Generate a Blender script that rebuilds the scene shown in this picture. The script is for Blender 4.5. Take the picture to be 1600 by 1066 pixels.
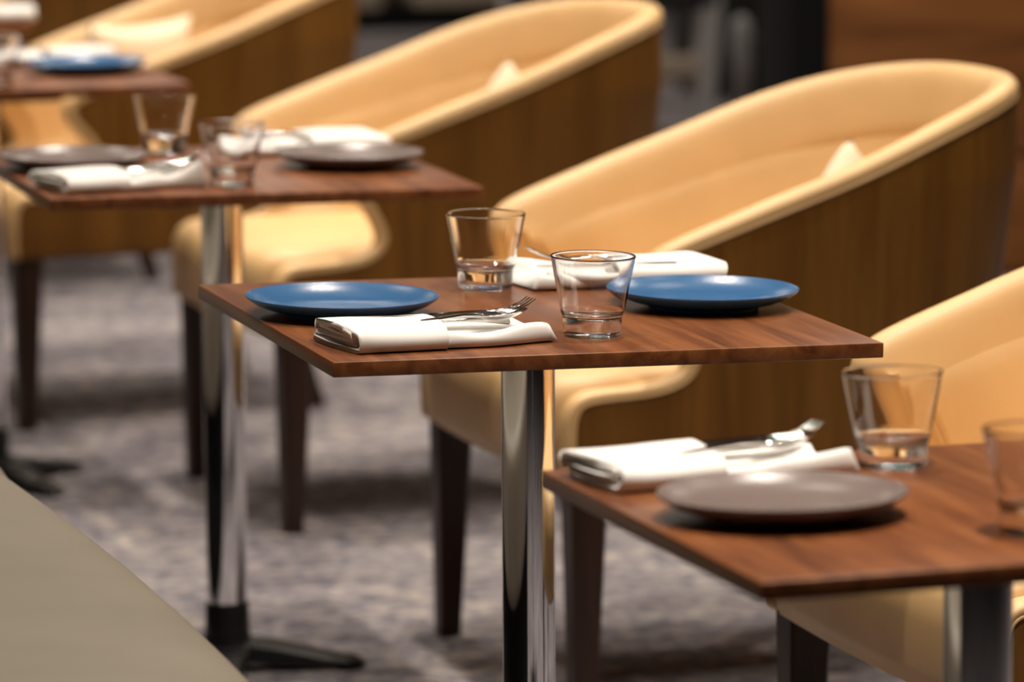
import bpy, bmesh, math, random
from mathutils import Vector, Matrix
random.seed(7)
for o in list(bpy.data.objects): bpy.data.objects.remove(o)
S = bpy.context.scene
C = S.collection
R = math.radians

# ------------------------------------------------------------------ camera
cd = bpy.data.cameras.new('camera'); cam = bpy.data.objects.new('camera', cd); C.objects.link(cam)
cd.sensor_width = 36; cd.lens = 159.4185; cd.clip_start = .05; cd.clip_end = 200
YAW, PITCH, ROLL = .289128829, .148672902, -.00461193689
fw = Vector((math.sin(YAW)*math.cos(PITCH), math.cos(YAW)*math.cos(PITCH), -math.sin(PITCH)))
r0 = Vector((math.cos(YAW), -math.sin(YAW), 0)); u0 = r0.cross(fw)
rr = math.cos(ROLL)*r0 + math.sin(ROLL)*u0; uu = -math.sin(ROLL)*r0 + math.cos(ROLL)*u0
m = Matrix((rr, uu, -fw)).transposed().to_4x4(); m.translation = Vector((0, 0, 1.46390408))
cam.matrix_world = m
cd.dof.use_dof = True; cd.dof.focus_distance = 4.85; cd.dof.aperture_fstop = 4.5; cd.dof.aperture_blades = 0
S.camera = cam

# ------------------------------------------------------------------ light and exposure
S.view_settings.view_transform = 'Standard'; S.view_settings.look = 'None'
S.view_settings.gamma = 1; S.view_settings.use_curve_mapping = False
S.view_settings.exposure = -0.18
S.cycles.sample_clamp_indirect = 600   # keep the lamp glints in glass
W = bpy.data.worlds.new('world'); S.world = W; W.use_nodes = True
W.node_tree.nodes['Background'].inputs[0].default_value = (1, .86, .70, 1)
W.node_tree.nodes['Background'].inputs[1].default_value = .05
CEIL = 3.0
def lamp(x, y, e, size=.09, col=(1, .90, .77), spread=160):
    l = bpy.data.lights.new('downlight_and_fill', 'AREA'); l.shape = 'DISK'; l.size = size
    l.energy = e; l.color = col; l.spread = R(spread)
    o = bpy.data.objects.new('downlight_and_fill', l); C.objects.link(o)
    o.location = (x, y, CEIL-.02)
for y in (4.0, 5.5, 7.0, 8.5, 10.2):
    lamp(.85, y, 9.5, spread=105); lamp(1.9, y+.75, 15, spread=105); lamp(2.95, y+.2, 11, spread=105)
for y in (12.2, 14.6, 17.2):
    lamp(.4, y-.6, 12, spread=165); lamp(1.6, y, 12, spread=165); lamp(3.0, y-.3, 12, spread=165); lamp(4.6, y, 15, spread=165)
lamp(1.5, 3.3, 21, spread=90); lamp(.9, 2.2, 3, spread=120); lamp(4.2, 8.3, 42, spread=140)  # last one is a fill light added to brighten the wood panels

# ------------------------------------------------------------------ materials
def mat(name, col, rough=.5, metal=0, **kw):
    m = bpy.data.materials.new(name); m.use_nodes = True
    b = m.node_tree.nodes['Principled BSDF']
    b.inputs['Base Color'].default_value = (*col, 1); b.inputs['Roughness'].default_value = rough
    b.inputs['Metallic'].default_value = metal
    for k, v in kw.items(): b.inputs[k].default_value = v
    return m
def nd(m, t, **kw):
    n = m.node_tree.nodes.new(t)
    for k, v in kw.items():
        if k in n.inputs.keys(): n.inputs[k].default_value = v
        else: setattr(n, k, v)
    return n
def lk(m, a, b): m.node_tree.links.new(a, b)
def bsdf(m): return m.node_tree.nodes['Principled BSDF']
def coords(m, scale=(1, 1, 1), which='Object'):
    t = nd(m, 'ShaderNodeTexCoord'); mp = nd(m, 'ShaderNodeMapping'); mp.inputs['Scale'].default_value = scale
    lk(m, t.outputs[which], mp.inputs['Vector']); return mp.outputs['Vector']
def ramp(m, fac, stops):
    r = nd(m, 'ShaderNodeValToRGB'); e = r.color_ramp.elements
    while len(e) < len(stops): e.new(.5)
    for k, (p, c) in zip(e, stops): k.position = p; k.color = (*c, 1)
    lk(m, fac, r.inputs['Fac']); return r.outputs['Color']
def bump(m, h, strength=.2, dist=.01):
    b = nd(m, 'ShaderNodeBump'); b.inputs['Strength'].default_value = strength; b.inputs['Distance'].default_value = dist
    lk(m, h, b.inputs['Height']); lk(m, b.outputs['Normal'], bsdf(m).inputs['Normal'])
def wood(name, stops, scale, rough=.35, coat=0., bs=.05, detail=8):
    m = mat(name, (.2, .1, .05), rough, **{'Specular IOR Level': .32}); v = coords(m, scale)
    n1 = nd(m, 'ShaderNodeTexNoise', Scale=1.0, Detail=float(detail), Roughness=.62, Distortion=.6); lk(m, v, n1.inputs['Vector'])
    c = ramp(m, n1.outputs['Fac'], stops); lk(m, c, bsdf(m).inputs['Base Color'])
    bump(m, n1.outputs['Fac'], bs, .002)
    bsdf(m).inputs['Coat Weight'].default_value = coat; bsdf(m).inputs['Coat Roughness'].default_value = .18
    return m
M = {}
M['walnut'] = wood('walnut_top', [(.30, (.080, .023, .007)), (.46, (.140, .043, .013)), (.56, (.185, .062, .019)), (.72, (.245, .088, .029))], (34, 2.2, 34), .33, 0)
M['veneer'] = wood('oak_veneer', [(.30, (.125, .048, .006)), (.50, (.185, .076, .010)), (.70, (.24, .104, .016))], (26, 26, 1.3), .42, 0)
M['legwood'] = wood('dark_leg_wood', [(.3, (.016, .007, .004)), (.7, (.045, .018, .009))], (30, 30, 2), .4, .1)
M['panelwood'] = wood('panel_wood', [(.3, (.12, .040, .010)), (.5, (.24, .088, .022)), (.7, (.34, .135, .038))], (1.6, 14, 14), .45, 0)
def leather(name, col, rough=.42, bs=.06, sc=420):
    m = mat(name, col, rough); v = coords(m)
    n = nd(m, 'ShaderNodeTexVoronoi', Scale=float(sc)); lk(m, v, n.inputs['Vector'])
    bump(m, n.outputs['Distance'], bs, .001)
    n2 = nd(m, 'ShaderNodeTexNoise', Scale=7., Detail=3.); lk(m, v, n2.inputs['Vector'])
    c = ramp(m, n2.outputs['Fac'], [(.3, tuple(x*.93 for x in col)), (.7, tuple(min(1, x*1.05) for x in col))])
    lk(m, c, bsdf(m).inputs['Base Color']); return m
M['leather'] = leather('tan_cream_leather', (.73, .465, .212), .45)
M['bench'] = leather('taupe_bench_leather', (.175, .150, .115), .5)
def cloth(name, col, sc=900, bs=.12):
    m = mat(name, col, .85); v = coords(m)
    n = nd(m, 'ShaderNodeTexNoise', Scale=float(sc), Detail=1.); lk(m, v, n.inputs['Vector'])
    bump(m, n.outputs['Fac'], bs, .001); bsdf(m).inputs['Sheen Weight'].default_value = .15
    return m
M['napkin'] = cloth('white_napkin_cotton', (.80, .765, .735))
M['pillow'] = cloth('cream_pillow_fabric', (.86, .72, .52), 500)
M['palefabric'] = cloth('pale_far_fabric', (.60, .50, .38), 200)
M['chrome'] = mat('chrome', (.80, .80, .82), .06, 1)
M['steel'] = mat('cutlery_steel', (.72, .70, .68), .08, 1)
M['blackmetal'] = mat('black_cast_metal', (.012, .012, .012), .35, .3)
M['black'] = mat('black_matte', (.006, .006, .006), .7, **{'Specular IOR Level': .15})
M['darkseat'] = mat('dark_far_fabric', (.03, .026, .024), .8)
M['palemetal'] = mat('pale_far_frame', (.62, .60, .60), .4)
def plate_mat(name, col):
    m = mat(name, col, .24); v = coords(m)
    n = nd(m, 'ShaderNodeTexNoise', Scale=900., Detail=2.); lk(m, v, n.inputs['Vector'])
    bump(m, n.outputs['Fac'], .18, .0006); return m
M['blue'] = plate_mat('blue_stoneware', (.030, .108, .25))
M['grey'] = plate_mat('taupe_grey_stoneware', (.155, .118, .108))
M['glass'] = mat('clear_glass', (1, 1, 1), .035, 0, IOR=1.48, **{'Transmission Weight': 1.0})
# carpet
m = M['carpet'] = mat('mottled_grey_carpet', (.2, .2, .2), .95); v = coords(m)
n1 = nd(m, 'ShaderNodeTexNoise', Scale=26., Detail=6., Roughness=.65); lk(m, v, n1.inputs['Vector'])
n2 = nd(m, 'ShaderNodeTexNoise', Scale=3.2, Detail=4., Roughness=.6, Distortion=.5); lk(m, v, n2.inputs['Vector'])
c1 = ramp(m, n1.outputs['Fac'], [(.36, (.120, .110, .142)), (.47, (.235, .220, .248)), (.56, (.36, .33, .325)), (.66, (.52, .46, .40))])
c2 = ramp(m, n2.outputs['Fac'], [(.38, (.55, .52, .55)), (.52, (.9, .87, .88)), (.62, (1.08, 1.03, .98))])
mx = nd(m, 'ShaderNodeMix', data_type='RGBA', blend_type='MULTIPLY'); mx.inputs[0].default_value = 1
lk(m, c1, mx.inputs[6]); lk(m, c2, mx.inputs[7]); lk(m, mx.outputs[2], bsdf(m).inputs['Base Color'])
n3 = nd(m, 'ShaderNodeTexNoise', Scale=500., Detail=2.); lk(m, v, n3.inputs['Vector']); bump(m, n3.outputs['Fac'], .6, .006)
M['ceiling'] = mat('ceiling_paint', (.14, .115, .09), .9)
M['wallpaint'] = mat('dark_wall_paint', (.055, .043, .033), .8)

# ------------------------------------------------------------------ helpers
def link(name, me, material, parent=None, smooth=True):
    o = bpy.data.objects.new(name, me); C.objects.link(o)
    if material is not None: me.materials.append(M[material] if isinstance(material, str) else material)
    if smooth: me.shade_smooth()
    if parent: o.parent = parent
    return o
def mesh(name, verts, faces, material, parent=None, smooth=True, auto=None):
    me = bpy.data.meshes.new(name); me.from_pydata([tuple(v) for v in verts], [], faces); me.validate(); me.update()
    bm = bmesh.new(); bm.from_mesh(me); bmesh.ops.recalc_face_normals(bm, faces=bm.faces); bm.to_mesh(me); bm.free()
    o = link(name, me, material, parent, smooth)
    if auto: me.set_sharp_from_angle(angle=R(auto))
    return o
def boxmesh(name, x0, x1, y0, y1, z0, z1, material, parent=None, bev=0, seg=2):
    bm = bmesh.new(); bmesh.ops.create_cube(bm, size=1)
    for v in bm.verts:
        v.co = Vector(((x0+x1)/2+v.co.x*(x1-x0), (y0+y1)/2+v.co.y*(y1-y0), (z0+z1)/2+v.co.z*(z1-z0)))
    if bev: bmesh.ops.bevel(bm, geom=bm.edges[:], offset=bev, segments=seg, affect='EDGES', profile=.5)
    me = bpy.data.meshes.new(name); bm.to_mesh(me); bm.free()
    o = link(name, me, material, parent, bool(bev))
    if bev: me.set_sharp_from_angle(angle=R(50))
    return o
def lathe(name, prof, material, parent=None, n=64, closed=False, auto=None):
    verts = []; faces = []; k = len(prof)
    for i in range(n):
        a = 2*math.pi*i/n
        for r, z in prof: verts.append((r*math.cos(a), r*math.sin(a), z))
    for i in range(n):
        j = (i+1) % n
        for q in range(k if closed else k-1):
            q2 = (q+1) % k; faces.append((i*k+q, j*k+q, j*k+q2, i*k+q2))
    bm = bmesh.new(); me = bpy.data.meshes.new(name); me.from_pydata(verts, [], faces)
    bm.from_mesh(me); bmesh.ops.remove_doubles(bm, verts=bm.verts, dist=1e-6); bmesh.ops.recalc_face_normals(bm, faces=bm.faces); bm.to_mesh(me); bm.free()
    o = link(name, me, material, parent)
    if auto: me.set_sharp_from_angle(angle=R(auto))
    return o
def loft(name, rings, material, parent=None, cap=True, smooth=True, auto=None, loop=True):
    n = len(rings[0]); verts = [p for r in rings for p in r]; faces = []
    for i in range(len(rings)-1):
        for j in range(n if loop else n-1):
            k = (j+1) % n; faces.append((i*n+j, i*n+k, (i+1)*n+k, (i+1)*n+j))
    if cap: faces.append(tuple(range(n))[::-1]); faces.append(tuple((len(rings)-1)*n+j for j in range(n)))
    return mesh(name, verts, faces, material, parent, smooth, auto)
def tube(name, pts, rad, material, parent=None, n=8):
    pts = [Vector(p) for p in pts]; rings = []
    prev = None
    for i, p in enumerate(pts):
        t = (pts[min(i+1, len(pts)-1)]-pts[max(i-1, 0)]).normalized()
        a = prev if prev is not None else (Vector((0, 0, 1)) if abs(t.z) < .9 else Vector((1, 0, 0)))
        a = (a - t*a.dot(t)).normalized(); b = t.cross(a); prev = a
        rd = rad(i/(len(pts)-1)) if callable(rad) else rad
        rings.append([p + (a*math.cos(2*math.pi*k/n)+b*math.sin(2*math.pi*k/n))*rd for k in range(n)])
    return loft(name, rings, material, parent)
def empty(name, loc, rz=0, label=None, cat=None, group=None):
    o = bpy.data.objects.new(name, None); C.objects.link(o); o.empty_display_size = .1
    o.location = loc; o.rotation_euler = (0, 0, rz)
    tag(o, label, cat, group); return o
def tag(o, label=None, cat=None, group=None, kind=None):
    if label: o['label'] = label
    if cat: o['category'] = cat
    if group: o['group'] = group
    if kind: o['kind'] = kind
    return o
def dup(root, label, mw=None, mats=None):
    def cp(o, par):
        c = o.copy(); C.objects.link(c); c.parent = par
        if par is not None: c.matrix_parent_inverse = o.matrix_parent_inverse.copy()
        for ch in [k for k in bpy.data.objects if k.parent == o and k not in done]: cp(ch, c)
        done.add(c); return c
    done = set(); c = cp(root, None); c['label'] = label
    if mw is not None: c.matrix_world = mw
    return c
def smoothstep(a, b, x):
    t = max(0, min(1, (x-a)/(b-a))); return t*t*(3-2*t)
def catmull(pts, n=8):
    out = []
    P = [pts[0]]+list(pts)+[pts[-1]]
    for i in range(1, len(P)-2):
        p0, p1, p2, p3 = P[i-1], P[i], P[i+1], P[i+2]
        for k in range(n):
            t = k/n
            out.append(tuple(.5*((2*b)+(-a+c)*t+(2*a-5*b+4*c-d)*t*t+(-a+3*b-3*c+d)*t**3) for a, b, c, d in zip(p0, p1, p2, p3)))
    out.append(tuple(pts[-1])); return out

# ------------------------------------------------------------------ the room
tag(boxmesh('floor', -3, 9, -2.5, 22, -.05, 0, 'carpet'), 'mottled grey and beige carpet', None, None, 'structure')
tag(boxmesh('ceiling', -3, 9, -2.5, 22, CEIL, CEIL+.05, 'ceiling'), 'plain beige ceiling', None, None, 'structure')
tag(boxmesh('wall_left', -3.05, -3, -2.5, 22, 0, CEIL, 'wallpaint'), 'dark painted wall', None, None, 'structure')
tag(boxmesh('wall_right', 9, 9.05, -2.5, 22, 0, CEIL, 'wallpaint'), 'dark painted wall', None, None, 'structure')
tag(boxmesh('wall_back', -3, 9, 22, 22.05, 0, CEIL, 'wallpaint'), 'dark painted wall at the far end', None, None, 'structure')
tag(boxmesh('wall_front', -3, 9, -2.55, -2.5, 0, CEIL, 'wallpaint'), 'dark painted wall', None, None, 'structure')
# wood clad partition behind the chairs
pw = boxmesh('wall_partition', 3.76, 6.6, 10.03, 10.2, 0, CEIL, 'black'); tag(pw, 'dark partition clad with brown wood panels', None, None, 'structure')
zs = [0, .292, 1.25, 2.2, CEIL]
for a, b in zip(zs[:-1], zs[1:]):
    boxmesh('wood_panel', 3.755, 6.6, 10.0, 10.03, a+.008, b-.008, 'panelwood', pw, .003)
tag(boxmesh('trim_1', 3.66, 3.75, 9.98, 10.22, 0, CEIL, 'black', None, .004), 'black upright trim at the edge of the wood panels', None, None, 'structure')

# ------------------------------------------------------------------ banquette bench
bn = empty('banquette_bench', (.972, 6.4, 0), 0, 'long taupe leather banquette bench running beside the tables', 'bench')
Y0, Y1 = -2.9, 3.4
sec = catmull([(-.56, .30), (-.56, .50), (-.50, .532), (-.30, .543), (-.12, .541), (-.045, .532), (-.012, .510), (0, .47), (-.002, .34), (-.01, .305)], 5)
seams = [-1.12, .2, 1.4, 2.6]
for i, (a, b) in enumerate(zip([Y0]+seams, seams+[Y1])):
    ys = [a, a+.006, a+.016, a+.035] + [a+.035+(b-a-.07)*k/8 for k in range(1, 8)] + [b-.035, b-.016, b-.006, b]
    rings = []
    for y in ys:
        d = min(y-a, b-y); s = .016*(1-smoothstep(0, .035, d))**2 + .014*(1-math.sin(math.pi*(y-a)/(b-a)))
        rings.append([(u-(s if u > -.1 else 0), y, z-(s if z > .4 else 0)) for u, z in sec])
    loft('seat_cushion', rings, 'bench', bn)
boxmesh('plinth', -.52, -.06, Y0, Y1, 0, .305, 'black', bn)
boxmesh('backrest', -.68, -.56, Y0, Y1, 0, .95, 'bench', bn, .03, 4)

# ------------------------------------------------------------------ tables
TA, TB, TT = .616, .611, .0165
TH = .74
def tilt_matrix(x, y, rz, tx, ty, z=TH):
    ex = Vector((math.cos(rz), math.sin(rz), tx)).normalized(); ey0 = Vector((-math.sin(rz), math.cos(rz), ty)).normalized()
    n = ex.cross(ey0).normalized(); ey = n.cross(ex)
    mm = Matrix((ex, ey, n)).transposed().to_4x4(); mm.translation = Vector((x, y, z)); return mm
TABLES = {  # x, y, rot, tilt x, tilt y
 'F': (1.4977, 3.60955, -.00776, .0066, -.0238),
 'M': (1.45658, 4.83412, .01002, -.01537, .00387),
 'R': (1.4592, 6.37896, -.00505, -.01092, .00529),
 'B': (1.39883, 8.00624, .00279, .0047, 0),
 'E': (1.395, 9.45, .0, .0, 0)}
TLAB = {'F': 'walnut table nearest the camera, with one grey plate and a folded napkin',
 'M': 'middle walnut table with two blue plates on it',
 'R': 'walnut table behind the middle one, with two grey plates',
 'B': 'walnut table at the far left with a single blue plate',
 'E': 'walnut table furthest back, cut by the left edge of the picture'}
BASE = {'F': 45, 'M': 45, 'R': -15, 'B': -64, 'E': 45}
def make_table(key):
    x, y, rz, tx, ty = TABLES[key]
    t = empty('bistro_table', (x, y, 0), rz, TLAB[key], 'table', 'walnut square tables in a row')
    top = boxmesh('tabletop', -TA/2, TA/2, -TB/2, TB/2, -TT, 0, 'walnut', None, .0012, 2)
    top.parent = t
    top.matrix_basis = t.matrix_basis.inverted() @ tilt_matrix(x, y, rz, tx, ty)
    zt = TH-TT-.010
    lathe('pole', [(0, .09), (.0304, .09), (.0304, zt-.008), (0, zt-.008)], 'chrome', t, 64, auto=40)
    boxmesh('mounting_plate', -.12, .12, -.12, .12, zt-.014, zt-.004, 'blackmetal', t, .003)
    lathe('collar', [(0, .035), (.036, .035), (.033, .06), (.0318, .100), (.030, .103), (0, .103)], 'blackmetal', t, 48, auto=40)
    for k in range(4):
        a = R(BASE[key]) + k*math.pi/2; ca, sa = math.cos(a), math.sin(a); rings = []
        for q in range(13):
            s = q/12; r = .012 + s*.190; w = .034 - .012*s; z1 = .046-.026*smoothstep(0, 1, s)-.004*s*s; z0 = max(.010, z1-.022-.01*(1-s)); b = .006
            if q == 12: w *= .6; z1 -= .005
            pr = [(-w, z0), (w, z0), (w, z1-b), (w-b, z1), (-w+b, z1), (-w, z1-b)]
            rings.append([(ca*r-sa*v, sa*r+ca*v, z) for v, z in pr])
        ft = loft('foot', rings, 'blackmetal', t, auto=35)
        gl = lathe('glide', [(0, 0), (.016, 0), (.018, .004), (.012, .012), (0, .012)], 'black', ft, 20, auto=40)
        gl.location = (ca*.180, sa*.180, 0)
    return t
tabs = {k: make_table(k) for k in TABLES}
TM = {k: tilt_matrix(*TABLES[k][:3], *TABLES[k][3:]) for k in TABLES}
def on(key, x, y, rz=0, z=0): return TM[key] @ Matrix.Translation((x, y, z)) @ Matrix.Rotation(rz, 4, 'Z')

# ------------------------------------------------------------------ tub chairs (front towards -x, origin under the front edge)
HW, ZB = .33, .335
Bp = catmull([(.012, .335), (.011, .385), (.013, .425), (.024, .446), (.050, .453), (.105, .456), (.150, .462), (.181, .476), (.194, .498), (.188, .524), (.172, .552), (.151, .578), (.133, .598), (.122, .616), (.127, .638)], 4)
def rimz(u): return .602 + .362*u - .55*max(0, u-.5)**2 - .018*math.sin(math.pi*max(0, min(1, (u-.12)/.66)))
US = .40
Bl = [0.]
for p_, q_ in zip(Bp[:-1], Bp[1:]): Bl.append(Bl[-1]+math.dist(p_, q_))
Bt = [.35*(p_[1]-ZB)/(Bp[-1][1]-ZB)+.65*l_/Bl[-1] for p_, l_ in zip(Bp, Bl)]   # height share of each row further back
def plan(a):   # back arc, a in 0..pi from near side to far side: position at top
    e = 2/2.25
    cx, sy = math.sin(a), -math.cos(a)
    return (US + .398*abs(cx)**e, HW*math.copysign(abs(sy)**e, sy))
NB, NA = 14, 32
def shell_grid(d=0., rows=None, slope=0., k0=0.):
    rows = rows or Bp
    z_top = rows[-1][1]; g = []
    cols = []
    def inset(u, v, nu, nv, z, k=1.):
        tap = 1-(z-ZB)/(rimz(US)-ZB); tap = max(0, tap)
        dd = d + .012*tap + .040*tap*max(0, nu) + slope*smoothstep(.1, .7, k)*(1-(z-ZB)/(rimz(max(u, .12))-ZB)) + (.013*(1-smoothstep(.1, .7, k))*smoothstep(0, .25, 1-(z-ZB)/(rimz(max(u, .12))-ZB)) - .014*(1-smoothstep(0, .2, 1-(z-ZB)/(rimz(max(u, .12))-ZB))) if slope else 0)
        return (u-nu*dd, v-nv*dd, z)
    for i in range(NB+1):
        k = k0+(1-k0)*(i/NB)**1.3; col = []
        for (bu, bz), t in zip(rows, Bt):
            ez = ZB + t*(rimz(US)-ZB)
            u = bu+(US-bu)*k; z = bz+(ez-bz)*k
            q = inset(u, -HW, 0, -1, z, k)
            col.append(q if k0 == 0 or i else (q[0], q[1]-.022, q[2]))
        cols.append(col)
    for i in range(1, NA):
        a = math.pi*i/NA; u, v = plan(a); e = 1e-3
        p, q = plan(a-e), plan(a+e); tu, tv = q[0]-p[0], q[1]-p[1]; L = math.hypot(tu, tv); nu, nv = tv/L, -tu/L
        col = []
        for (bu, bz), t in zip(rows, Bt):
            z = ZB + t*(rimz(u)-ZB)
            col.append(inset(u, v, nu, nv, z))
        cols.append(col)
    for i in range(NB, -1, -1): cols.append([(u, -v, z) for (u, v, z) in cols[i]])
    return cols
def grid_mesh(name, cols, material, parent, thick=0):
    n = len(cols[0]); verts = [p for c in cols for p in c]
    faces = [(i*n+j, (i+1)*n+j, (i+1)*n+j+1, i*n+j+1) for i in range(len(cols)-1) for j in range(n-1)]
    o = mesh(name, verts, faces, material, parent)
    if thick:
        s = o.modifiers.new('thickness', 'SOLIDIFY'); s.thickness = thick; s.offset = 0
    return o
def make_chair(label):
    t = empty('tub_chair', (0, 0, 0), 0, label, 'chair', 'tan leather tub chairs in a row')
    grid_mesh('outer_shell', shell_grid(.006), 'veneer', t, .012)
    lin = grid_mesh('inner_lining', shell_grid(.045, None, .075, .09), 'leather', t)
    # rolled leather edge swept round the rim of the shell
    cols = shell_grid(0.)
    path = [Vector(p) for p in cols[0]] + [Vector(c[-1]) for c in cols[1:-1]] + [Vector(p) for p in cols[-1][::-1]]
    rs = [path[0]]
    for p in path[1:]:
        if (p-rs[-1]).length > .004: rs.append(p)
    for _ in range(14):
        rs = [rs[0]] + [(rs[i-1]+rs[i]*2+rs[i+1])/4 if rs[i].x < .26 and rs[i].z > .58 else rs[i] for i in range(1, len(rs)-1)] + [rs[-1]]
    path = rs; prof = [(-.012, .009), (-.004, .001), (.004, -.003), (.012, -.002), (.019, .004), (.0225, .014), (.021, .025), (.014, .0345), (.001, .0415), (-.018, .0468), (-.045, .0530), (-.085, .0612), (-.10, .050)]
    rings = []
    for i, p in enumerate(path):
        T = (path[min(i+1, len(path)-1)]-path[max(i-1, 0)]).normalized()
        if p.x <= US+1e-4: Ns = Vector((0, -1 if p.y < 0 else 1, 0))
        else:
            Ns = Vector((T.y, -T.x, 0)).normalized()
        E = Ns.cross(T).normalized()
        sc = 1.
        if p.x < .3:   # thinner along the front cut
            arc = min(i, len(path)-1-i); sc = .62 + .38*smoothstep(len(Bp)*.75, len(Bp)*1.25, arc)
        rings.append([p + E*((e if e > -.015 else -.015+(e+.015)*(.15+.85*smoothstep(.66, .98, sc)))*(sc if e > 0 else 1)) - Ns*d for e, d in prof])
    rim = loft('rim_roll', rings, 'leather', t)
    ss = rim.modifiers.new('smooth', 'SUBSURF'); ss.levels = ss.render_levels = 1
    pip = [r[1] + (r[2]-r[1])*.2 for r in rings]
    tube('rim_piping', pip, .0028, 'leather', rim, 6)
    # seat cushion following the plan of the shell
    out = []
    pl = [(-.012, -HW), (.10, -HW), (.25, -HW), (US, -HW)] + [plan(math.pi*i/24) for i in range(1, 24)] + [(US, HW), (.25, HW), (.10, HW), (-.012, HW)]
    def outline(ins, front):
        res = []
        for u, v in pl:
            cu = US; du, dv = u-cu, v
            if u <= US: res.append((max(u, front), math.copysign(abs(v)-ins, v)))
            else:
                L = math.hypot(du, dv); res.append((cu+du*(1-ins*1.3/L), dv*(1-ins/L)))
        nf = 9; v0 = res[-1][1]
        res += [(front-.012*math.sin(math.pi*k/nf), v0-2*v0*k/nf) for k in range(1, nf)]
        res[0] = (front, res[0][1]); res[len(pl)-1] = (front, res[len(pl)-1][1])
        return res
    prf = [(.07, .02, .334), (.062, .000, .336), (.058, -.006, .36), (.057, -.010, .41), (.058, -.008, .445), (.060, .002, .464), (.066, .018, .475), (.085, .045, .481), (.14, .11, .485), (.22, .22, .487)]
    rings = [[(u, v, z) for u, v in outline(ins, fr)] for ins, fr, z in prf]
    loft('seat_cushion', rings, 'leather', t)
    for sx, sy in ((0, -1), (0, 1), (1, -1), (1, 1)):
        tp = Vector((.040, sy*.287, .345)) if sx == 0 else Vector((.545, sy*.20, .345))
        bt = Vector((.034, sy*.292, 0)) if sx == 0 else Vector((.640, sy*.245, 0))
        rings = []
        for k in range(5):
            s = k/4; c = bt.lerp(tp, s); w = .0165+.0115*s; cb = .004
            rings.append([(c.x+a*w, c.y+b*w, c.z) for a, b in ((-1+.2, -1), (1-.2, -1), (1, -1+.2), (1, 1-.2), (1-.2, 1), (-1+.2, 1), (-1, 1-.2), (-1, -1+.2))])
        loft('leg', rings, 'legwood', t, auto=30)
    return t
CH = [((1.835, 4.735), 3, 'tan tub chair at the right edge, next to the middle table with blue plates'),
      ((1.815, 6.22), 3, 'tan tub chair with oak shell, directly behind the middle table'),
      ((1.750, 7.66), 3.5, 'tan tub chair directly behind the table with two grey plates'),
      ((1.505, 8.83), 5, 'tan tub chair with its front legs at the left edge of the picture'),
      ((1.60, 10.8), 3, 'tan tub chair furthest back in the top left corner')]
chairs = []
for (xy, rz, lab) in CH:
    c = make_chair(lab) if not chairs else dup(chairs[0], lab)
    c.location = (*xy, 0); c.rotation_euler = (0, 0, R(rz)); chairs.append(c)

# ------------------------------------------------------------------ pillows on the chairs
def make_pillow(label, w=.40, h=.255, th=.11):
    n = 17; vs = []; fs = []
    for side in (1, -1):
        for i in range(n):
            for j in range(n):
                a, b = -1+2*i/(n-1), -1+2*j/(n-1)
                pin = 1-.10*(1-a*a)*abs(b)**3 ; pin2 = 1-.10*(1-b*b)*abs(a)**3
                f = max(0, (1-a*a)*(1-b*b))**.45
                vs.append((side*th/2*f, a*w/2*pin2, b*h/2*pin + h/2))
    for s in range(2):
        for i in range(n-1):
            for j in range(n-1):
                q = s*n*n+i*n+j; fs.append((q, q+n, q+n+1, q+1))
    o = mesh('throw_pillow', vs, fs, 'pillow')
    bm = bmesh.new(); bm.from_mesh(o.data); bmesh.ops.remove_doubles(bm, verts=bm.verts, dist=1e-5); bmesh.ops.recalc_face_normals(bm, faces=bm.faces); bm.to_mesh(o.data); bm.free()
    return tag(o, label, 'pillow', 'cream pillows on the chairs')
PW = [(1, (.535, -.05, .748), 4, -50, -42, 'cream pillow whose tip shows over the arm of the chair behind the middle table'),
      (2, (.51, -.05, .752), 4, -50, -42, 'cream pillow on the chair behind the table with grey plates'),
      (3, (.25, .0, .757), 10, -52, 0, 'pale cream pillow on the chair behind the far left blue plate')]
small = None
for ci, tip, tl, rz, ip, lab in PW:
    if ci == 3: o = make_pillow(lab, .32)
    elif small is None: o = small = make_pillow(lab, .215, .205, .095)
    else: o = small.copy(); C.objects.link(o); o['label'] = lab
    c = chairs[ci].location
    rm = Matrix.Rotation(R(rz), 4, 'Z') @ Matrix.Rotation(R(tl), 4, 'Y') @ Matrix.Rotation(R(ip), 4, 'X')
    top = max((rm @ v.co for v in o.data.vertices), key=lambda p: p.z); low = min((rm @ v.co).z for v in o.data.vertices)
    o.matrix_world = Matrix.Translation(Vector((c.x+tip[0]-top.x, c.y+tip[1]-top.y, max(tip[2]-top.z, .484-low)))) @ rm

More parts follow.
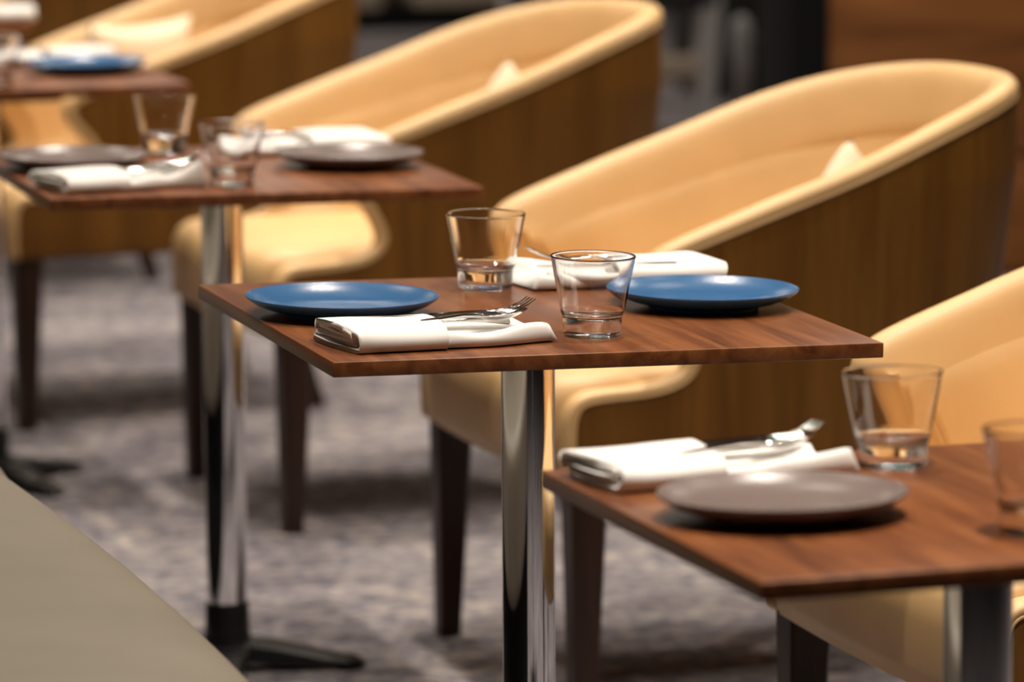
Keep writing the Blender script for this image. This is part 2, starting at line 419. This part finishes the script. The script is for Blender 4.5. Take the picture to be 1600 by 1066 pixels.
# ------------------------------------------------------------------ plates
def make_plate(material, label, group):
    pr = [(0, .0065), (.045, .0066), (.066, .0078), (.083, .0112), (.096, .0160), (.1045, .0206), (.1068, .0220), (.1080, .0222), (.1082, .0212), (.1070, .0192), (.098, .0132), (.085, .0080), (.070, .0042), (.064, .0030), (.063, 0.0), (.058, 0.0), (.056, .0018), (0, .0018)]
    o = lathe('dinner_plate', pr, material, None, 96); o.data.set_sharp_from_angle(angle=R(60))
    return tag(o, label, 'plate', group)
plates = {}
for key, x, y, mt, lab in [('M', -.2078, .0315, 'blue', 'blue plate on the left of the middle table, behind the napkin'),
                      ('M', .2111, .0034, 'blue', 'blue plate on the right of the middle table, beside the glass'),
                      ('F', -.1874, -.0164, 'grey', 'taupe grey plate on the table nearest the camera'),
                      ('R', -.2071, .0474, 'grey', 'grey plate at the left edge of the picture, behind a napkin'),
                      ('R', .1903, -.0055, 'grey', 'grey plate on the right end of the table behind the middle one'),
                      ('B', .1813, -.0287, 'blue', 'blurred blue plate on the far left table')]:
    if mt not in plates: o = plates[mt] = make_plate(mt, lab, mt+' stoneware plates')
    else: o = plates[mt].copy(); C.objects.link(o); o['label'] = lab
    o.matrix_world = on(key, x, y, 0)

# ------------------------------------------------------------------ tumblers
def make_glass(label):
    H, r1, rw, rb = .0895, .0466, .0335, .0318
    def arc(cx, cz, r, a0, a1, n): return [(cx+r*math.cos(R(a0+(a1-a0)*k/n)), cz+r*math.sin(R(a0+(a1-a0)*k/n))) for k in range(n+1)]
    P0, P1 = Vector((.0346, .0265)), Vector((.0464, H-.0020)); q = (P1-P0).normalized(); nrm = Vector((q.y, -q.x)); an = math.degrees(math.atan2(nrm.y, nrm.x))
    wall = [tuple(P0.lerp(P1, k)) for k in (0, .03, .97, 1)]
    th = .0017; I0, I1 = P0+q*.006-nrm*th, P1-nrm*th
    iw = [tuple(I1.lerp(I0, k)) for k in (0, .03, .97, 1)]
    mid = (P1+I1)/2
    outer = [(0, .0016), (.018, .0014), (rb-.008, .0008)] + arc(rb-.0034, .0034, .0034, -90, 0, 7) + [(rb+.0001, .006), (rb+.0007, .019), (rb+.0010, .0225)] + wall
    inner = arc(mid.x, mid.y, th/2, an, an+180, 7)[1:-1] + iw + arc(I0.x-.0074, I0.y-.0012, .0072, -2, -80, 8) + [(.018, I0.y-.0090), (.009, I0.y-.0098), (0, I0.y-.0100)]
    o = lathe('tumbler', outer+inner, 'glass', None, 72)
    return tag(o, label, 'glass', 'clear glass tumblers')
g0 = None
for key, x, y, lab in [('M', .0147, -.187, 'clear tumbler at the near side of the middle table, overlapping a blue plate'),
                  ('M', .0123, .2059, 'clear tumbler at the far side of the middle table'),
                  ('F', -.0028, .2029, 'clear tumbler behind the grey plate on the nearest table'),
                  ('F', -.0172, -.1733, 'clear tumbler cut off by the right edge of the picture'),
                  ('R', -.0361, .2233, 'clear tumbler at the far side of the table with two grey plates'),
                  ('R', -.0295, -.1991, 'clear tumbler at the near side of the table with two grey plates'),
                  ('B', -.0228, -.2441, 'clear tumbler cut off by the left edge of the picture')]:
    if g0 is None: o = g0 = make_glass(lab)
    else: o = g0.copy(); C.objects.link(o); o['label'] = lab
    o.matrix_world = on(key, x, y, .3*x)

# ------------------------------------------------------------------ napkins with cutlery
NL, ND = .238, .150
def sheet_profile(path, th):
    """closed outline of a thin sheet following path in (y, z)"""
    P = [Vector(p) for p in path]; a = []; b = []
    for i, p in enumerate(P):
        t = (P[min(i+1, len(P)-1)]-P[max(i-1, 0)]).normalized(); n = Vector((-t.y, t.x))
        a.append(p+n*th/2); b.append(p-n*th/2)
    return a+b[::-1]
def make_napkin(label, curl=.0, seed=1):
    rnd = random.Random(seed)
    t = empty('folded_napkin', (0, 0, 0), 0, label, 'napkin', 'white napkins with cutlery')
    # pocket: one sheet wound into a flat roll, open layers at the end
    path = [(.0735, .0080), (.0735, .0150), (.068, .0205), (.052, .0232), (.0, .0242), (-.048, .0235), (-.065, .0200), (-.0725, .0130), (-.069, .0060), (-.057, .0030), (.0, .0029), (.052, .0029), (.062, .0040), (.0645, .0062), (.058, .0086), (.0, .0088), (-.046, .0088), (-.0555, .0108), (-.052, .0136), (-.02, .0142), (.03, .0140), (.054, .0136)]
    path = catmull(path, 4)
    pr = sheet_profile(path, .0052); rings = []
    xs = [0, .0008, .0025, .006, .014, .03, .055, .08, .100, .1085, .1118, .1128]
    for i, x in enumerate(xs):
        ring = []; open_ = smoothstep(0, .035, x); rnd_ = 1 if 2 < i < len(xs)-2 else .9
        for k, q in enumerate(pr):
            kk = min(k, len(pr)-1-k)/len(path)
            y, z = q.x, q.y
            # the bottom layers close up towards the open end
            if kk > .45: z = z + (1-open_)*(.0030*smoothstep(.45, .6, kk)+.0040*smoothstep(.7, .85, kk))
            dx = (1-open_)*(.0035*math.sin(kk*19+seed)+.006*max(0, -y/.075)-.003) + smoothstep(.06, .113, x)*.016*(y/.15)
            z *= 1+.035*math.sin(x*45+seed)+.05*math.sin(y*32+seed*2) if z > .006 else 1
            ring.append((x+dx, y+.0015*math.sin(kk*40)*(1-open_), max(z, .0004)))
        rings.append(ring)
    loft('pocket_fold', rings, 'napkin', t)
    for q in range(3):
        boxmesh('inner_fold', .003+.004*math.sin(q*2.1+seed), .019, -.056+.003*q, .064-.002*q, .0046+.0052*q, .0092+.0052*q, 'napkin', t, .0021, 3)
    # lower fold carrying the cutlery, rolled border at the front
    n = 26; rings = []
    for i in range(n):
        s = i/(n-1); x = .085 + s*(NL-.085); e = smoothstep(.55, 1, s); tip = smoothstep(.0, .05, 1-s)
        f = 1+.12*math.sin(9*s+seed); cz = curl*e
        sec = [(.066, .0018), (.071, .005), (.070, .0105+.35*cz), (.060, .0125+.5*cz), (.040, .0108+.3*cz), (.015, .0085), (-.015, .0082), (-.038, .0100*f+.35*cz), (-.050, .0155*f+.8*cz), (-.060, .0180*f+cz), (-.0685, .0150*f+.9*cz), (-.0715, .0085+.35*cz), (-.068, .0030), (-.060, .0016), (0, .0014)]
        w = 1-.10*smoothstep(.3, 1, s); hh = .25+.75*math.sqrt(max(0, 1-(1-min(1, (1-s)/.06))**2))
        shift = .012*s*math.sin(seed*1.7)+.004*math.sin(7*s+seed)
        c = catmull(sec+[sec[0]], 3)[:-1]
        rings.append([(x+.004*math.sin(y*60+seed)*e, y*w+shift, .0014+(z-.0014)*hh) for y, z in c])
    o = loft('lower_fold', rings, 'napkin', t)
    # thin loose corner at the back
    sh = []
    for i in range(9):
        s = i/8; x = .10+s*.115; b = .016*math.sin(math.pi*s)
        sh.append([(x, .058+b-.02*s, .0125), (x, .066+b-.02*s, .0150+.006*s*(1+60*curl)), (x, .071+b-.02*s, .0120), (x, .066+b-.02*s, .0095)])
    loft('loose_corner', sh, 'napkin', t)
    return t
def blade_loft(name, st, material, parent=None):
    """st: (x, y centre, half width, z, half thickness)"""
    rings = []
    for x, yc, w, z, h in st:
        rings.append([(x, yc-w, z), (x, yc-w*.7, z+h), (x, yc, z+h*1.1), (x, yc+w*.7, z+h), (x, yc+w, z), (x, yc+w*.7, z-h), (x, yc, z-h*1.1), (x, yc-w*.7, z-h)])
    return loft(name, rings, material, parent)
def make_knife(label):
    t = empty('table_knife', (0, 0, 0), 0, label, 'knife', 'steel table knives')
    blade_loft('handle', [(0, 0, .003, 0, .001), (.003, 0, .008, 0, .0026), (.03, 0, .0085, 0, .003), (.07, 0, .0068, 0, .0028), (.088, 0, .0055, 0, .0026), (.092, 0, .0055, 0, .0024)], 'steel', t)
    # upright blade edge: blade stands tilted on its edge
    st = [(.090, 0, .0050, 0, .0016), (.097, .0005, .0056, 0, .0014), (.101, .001, .0095, 0, .0010), (.14, .001, .0102, 0, .0008), (.175, .001, .0098, 0, .0008), (.19, .002, .0080, 0, .0007), (.202, .005, .0040, 0, .0005), (.206, .0075, .0008, 0, .0003)]
    blade_loft('blade', st, 'steel', t)
    return t
def make_spoon(label):
    t = empty('table_spoon', (0, 0, 0), 0, label, 'spoon', 'steel table spoons')
    blade_loft('handle', [(0, 0, .003, 0, .0006), (.004, 0, .0085, 0, .0012), (.03, 0, .0080, .0006, .0014), (.08, 0, .0042, .0022, .0015), (.115, 0, .0032, .0030, .0015), (.130, 0, .0036, .0020, .0013), (.136, 0, .006, .0008, .001)], 'steel', t)
    n, mm = 14, 18; top = []; 
    for lay in range(2):
        for i in range(n+1):
            r = i/n
            for k in range(mm):
                a = 2*math.pi*k/mm; ex = .030*(1 if math.cos(a) < 0 else 1.02)
                wd = .0195*(1-.12*math.cos(a))
                x = .162+ex*r*math.cos(a); y = wd*r*math.sin(a)
                z = .0045-.0085*(1-r*r)+.0012*math.cos(a)*r - (.0011 if lay else 0)
                top.append((x, y, z))
    fs = []
    for lay in range(2):
        o_ = lay*(n+1)*mm
        for i in range(n):
            for k in range(mm):
                k2 = (k+1) % mm; fs.append((o_+i*mm+k, o_+(i+1)*mm+k, o_+(i+1)*mm+k2, o_+i*mm+k2))
    o2 = (n+1)*mm
    for k in range(mm):
        k2 = (k+1) % mm; fs.append((n*mm+k, n*mm+k2, o2+n*mm+k2, o2+n*mm+k))
    b = mesh('bowl', top, fs, 'steel', t)
    bm = bmesh.new(); bm.from_mesh(b.data); bmesh.ops.remove_doubles(bm, verts=bm.verts, dist=1e-5); bmesh.ops.recalc_face_normals(bm, faces=bm.faces); bm.to_mesh(b.data); bm.free()
    return t
def make_fork(label):
    t = empty('table_fork', (0, 0, 0), 0, label, 'fork', 'steel table forks')
    blade_loft('handle', [(0, 0, .003, 0, .0006), (.004, 0, .0085, 0, .0012), (.03, 0, .0080, .0006, .0014), (.08, 0, .0042, .0022, .0015), (.12, 0, .0034, .0022, .0015), (.136, 0, .0052, .0002, .0012), (.146, 0, .0105, -.0016, .0010), (.156, 0, .0125, -.0022, .0009), (.160, 0, .0125, -.0020, .0009)], 'steel', t)
    for k in range(4):
        y = -.0106+k*.00707
        tube('tine', [(.158, y, -.0020), (.170, y, -.0012), (.182, y*.98, .0012), (.194, y*.95, .0050), (.204, y*.92, .0100)], lambda s: .0016-.0009*s, 'steel', t, 6)
    return t
def T(x, y, z, rz=0, ry=0): return Matrix.Translation((x, y, z)) @ Matrix.Rotation(rz, 4, 'Z') @ Matrix.Rotation(ry, 4, 'Y')
SETS = [ # table, x, y, rot deg of the pocket end, mirrored cutlery order, curl, seed, place words
 ('M', -.279, -.207, 5.5, .004, 1, 'at the near edge of the middle table', ('k', 's', 'f')),
 ('M', .292, .232, 184, .012, 2, 'at the far side of the middle table', ('k', 'f')),
 ('F', -.290, .202, 6, .010, 3, 'on the nearest table, behind the grey plate', ('k', 's', 'f')),
 ('R', -.290, -.214, 12, .022, 4, 'at the near edge of the grey plates table', ('k', 's', 'f')),
 ('R', .285, .235, 190, .004, 5, 'at the far side of the grey plates table', ('k', 's')),
 ('B', .262, .215, 190, .006, 6, 'on the far left table, behind the blue plate', ('s',)),
 ('E', .32, -.20, 180, .004, 7, 'in the top left corner, on the table furthest back', ())]
first = {}
for key, x, y, rot, curl, seed, place, cut in SETS:
    nmx = on(key, x, y, R(rot))
    np_ = make_napkin('white folded cloth napkin ' + place, curl, seed); np_.matrix_world = nmx @ Matrix.Diagonal((.90 if seed == 4 else 1, .84, 1, 1))
    for c in cut:
        nm, fn = {'k': ('knife', make_knife), 's': ('spoon', make_spoon), 'f': ('fork', make_fork)}[c]
        lab = {'knife': 'steel table knife tucked in the napkin ', 'spoon': 'steel spoon tucked in the napkin ', 'fork': 'steel fork tucked in the napkin '}[nm] + place
        if c not in first: o = first[c] = fn(lab)
        else: o = dup(first[c], lab)
        if c == 'k': lm = T(.020, .030, .0205, R(-2), R(-1)) @ Matrix.Rotation(R(24), 4, 'X')
        elif c == 's': lm = T(.026, .003, .0185, R(-3), R(-3))
        else: lm = T(.022, -.022, .0185, R(5), R(-4.5))
        o.matrix_world = nmx @ lm

# ------------------------------------------------------------------ blurred far furniture
fc = empty('side_chair', (4.30, 13.35, 0), R(6), 'blurred pale grey chair in the dark background, left of the black trim', 'chair')
for (x, y, h, lean, w) in [(.20, -.22, .62, .035, .034), (-.22, -.22, .62, -.02, .030), (.20, .24, .86, .03, .03), (-.22, .24, .86, -.02, .03)]:
    rings = []
    for k in range(5):
        s = k/4; rings.append([(x+lean*s+a*w*(.8+.2*s), y+b*w*(.8+.2*s)+(.05*s if y > 0 else 0), h*s) for a, b in ((-1, -1), (1, -1), (1, 1), (-1, 1))])
    loft('leg', rings, 'palemetal', fc, smooth=False)
boxmesh('stretcher', -.2, .2, -.245, -.20, .19, .27, 'palefabric', fc, .01)
boxmesh('seat', -.25, .25, -.26, .27, .41, .48, 'darkseat', fc, .03, 3)
boxmesh('backrest', -.24, .26, .25, .31, .52, .88, 'darkseat', fc, .02, 3)
for sx in (-.225, .235): boxmesh('armrest', sx-.03, sx+.03, -.26, .26, .62, .655, 'palemetal', fc, .01)
fs = empty('low_stool', (4.86, 13.2, 0), 0, 'blurred low stool with grey legs beside the black trim', 'stool')
for x, y in ((-.14, -.14), (.14, -.14), (-.14, .14), (.14, .14)):
    lathe('leg', [(0, 0), (.034, 0), (.036, .30), (.030, .345), (.018, .365), (0, .37)], 'palemetal', fs, 16).location = (x, y, 0)
boxmesh('seat', -.115, .115, -.17, .17, .24, .31, 'darkseat', fs, .02, 3)
sf = empty('far_sofa', (4.75, 17.9, 0), 0, 'blurred beige sofa in the far background at the top', 'sofa')
boxmesh('base', -.62, -.05, -.34, .34, .085, .36, 'palefabric', sf, .03, 3)
boxmesh('base', .08, .75, -.30, .34, .085, .36, 'palefabric', sf, .03, 3)
boxmesh('plinth', -.60, .73, -.30, .30, 0, .085, 'black', sf)  # plinth kept black to carry the shade beneath the sofa
boxmesh('backrest', -.62, .75, .34, .50, .085, .80, 'palefabric', sf, .03, 3)
cb = empty('low_cabinet', (5.6, 14.6, 0), 0, 'dark low cabinet in the background, left of the black trim', 'cabinet')
boxmesh('carcass', -.62, .6, -.2, .2, .06, .95, 'darkseat', cb, .006)
boxmesh('plinth', -.60, .58, -.18, .18, 0, .06, 'black', cb)
for x0 in (-.60, -.20, .20): boxmesh('door', x0+.005, x0+.385, -.222, -.2, .09, .92, 'darkseat', cb, .004)
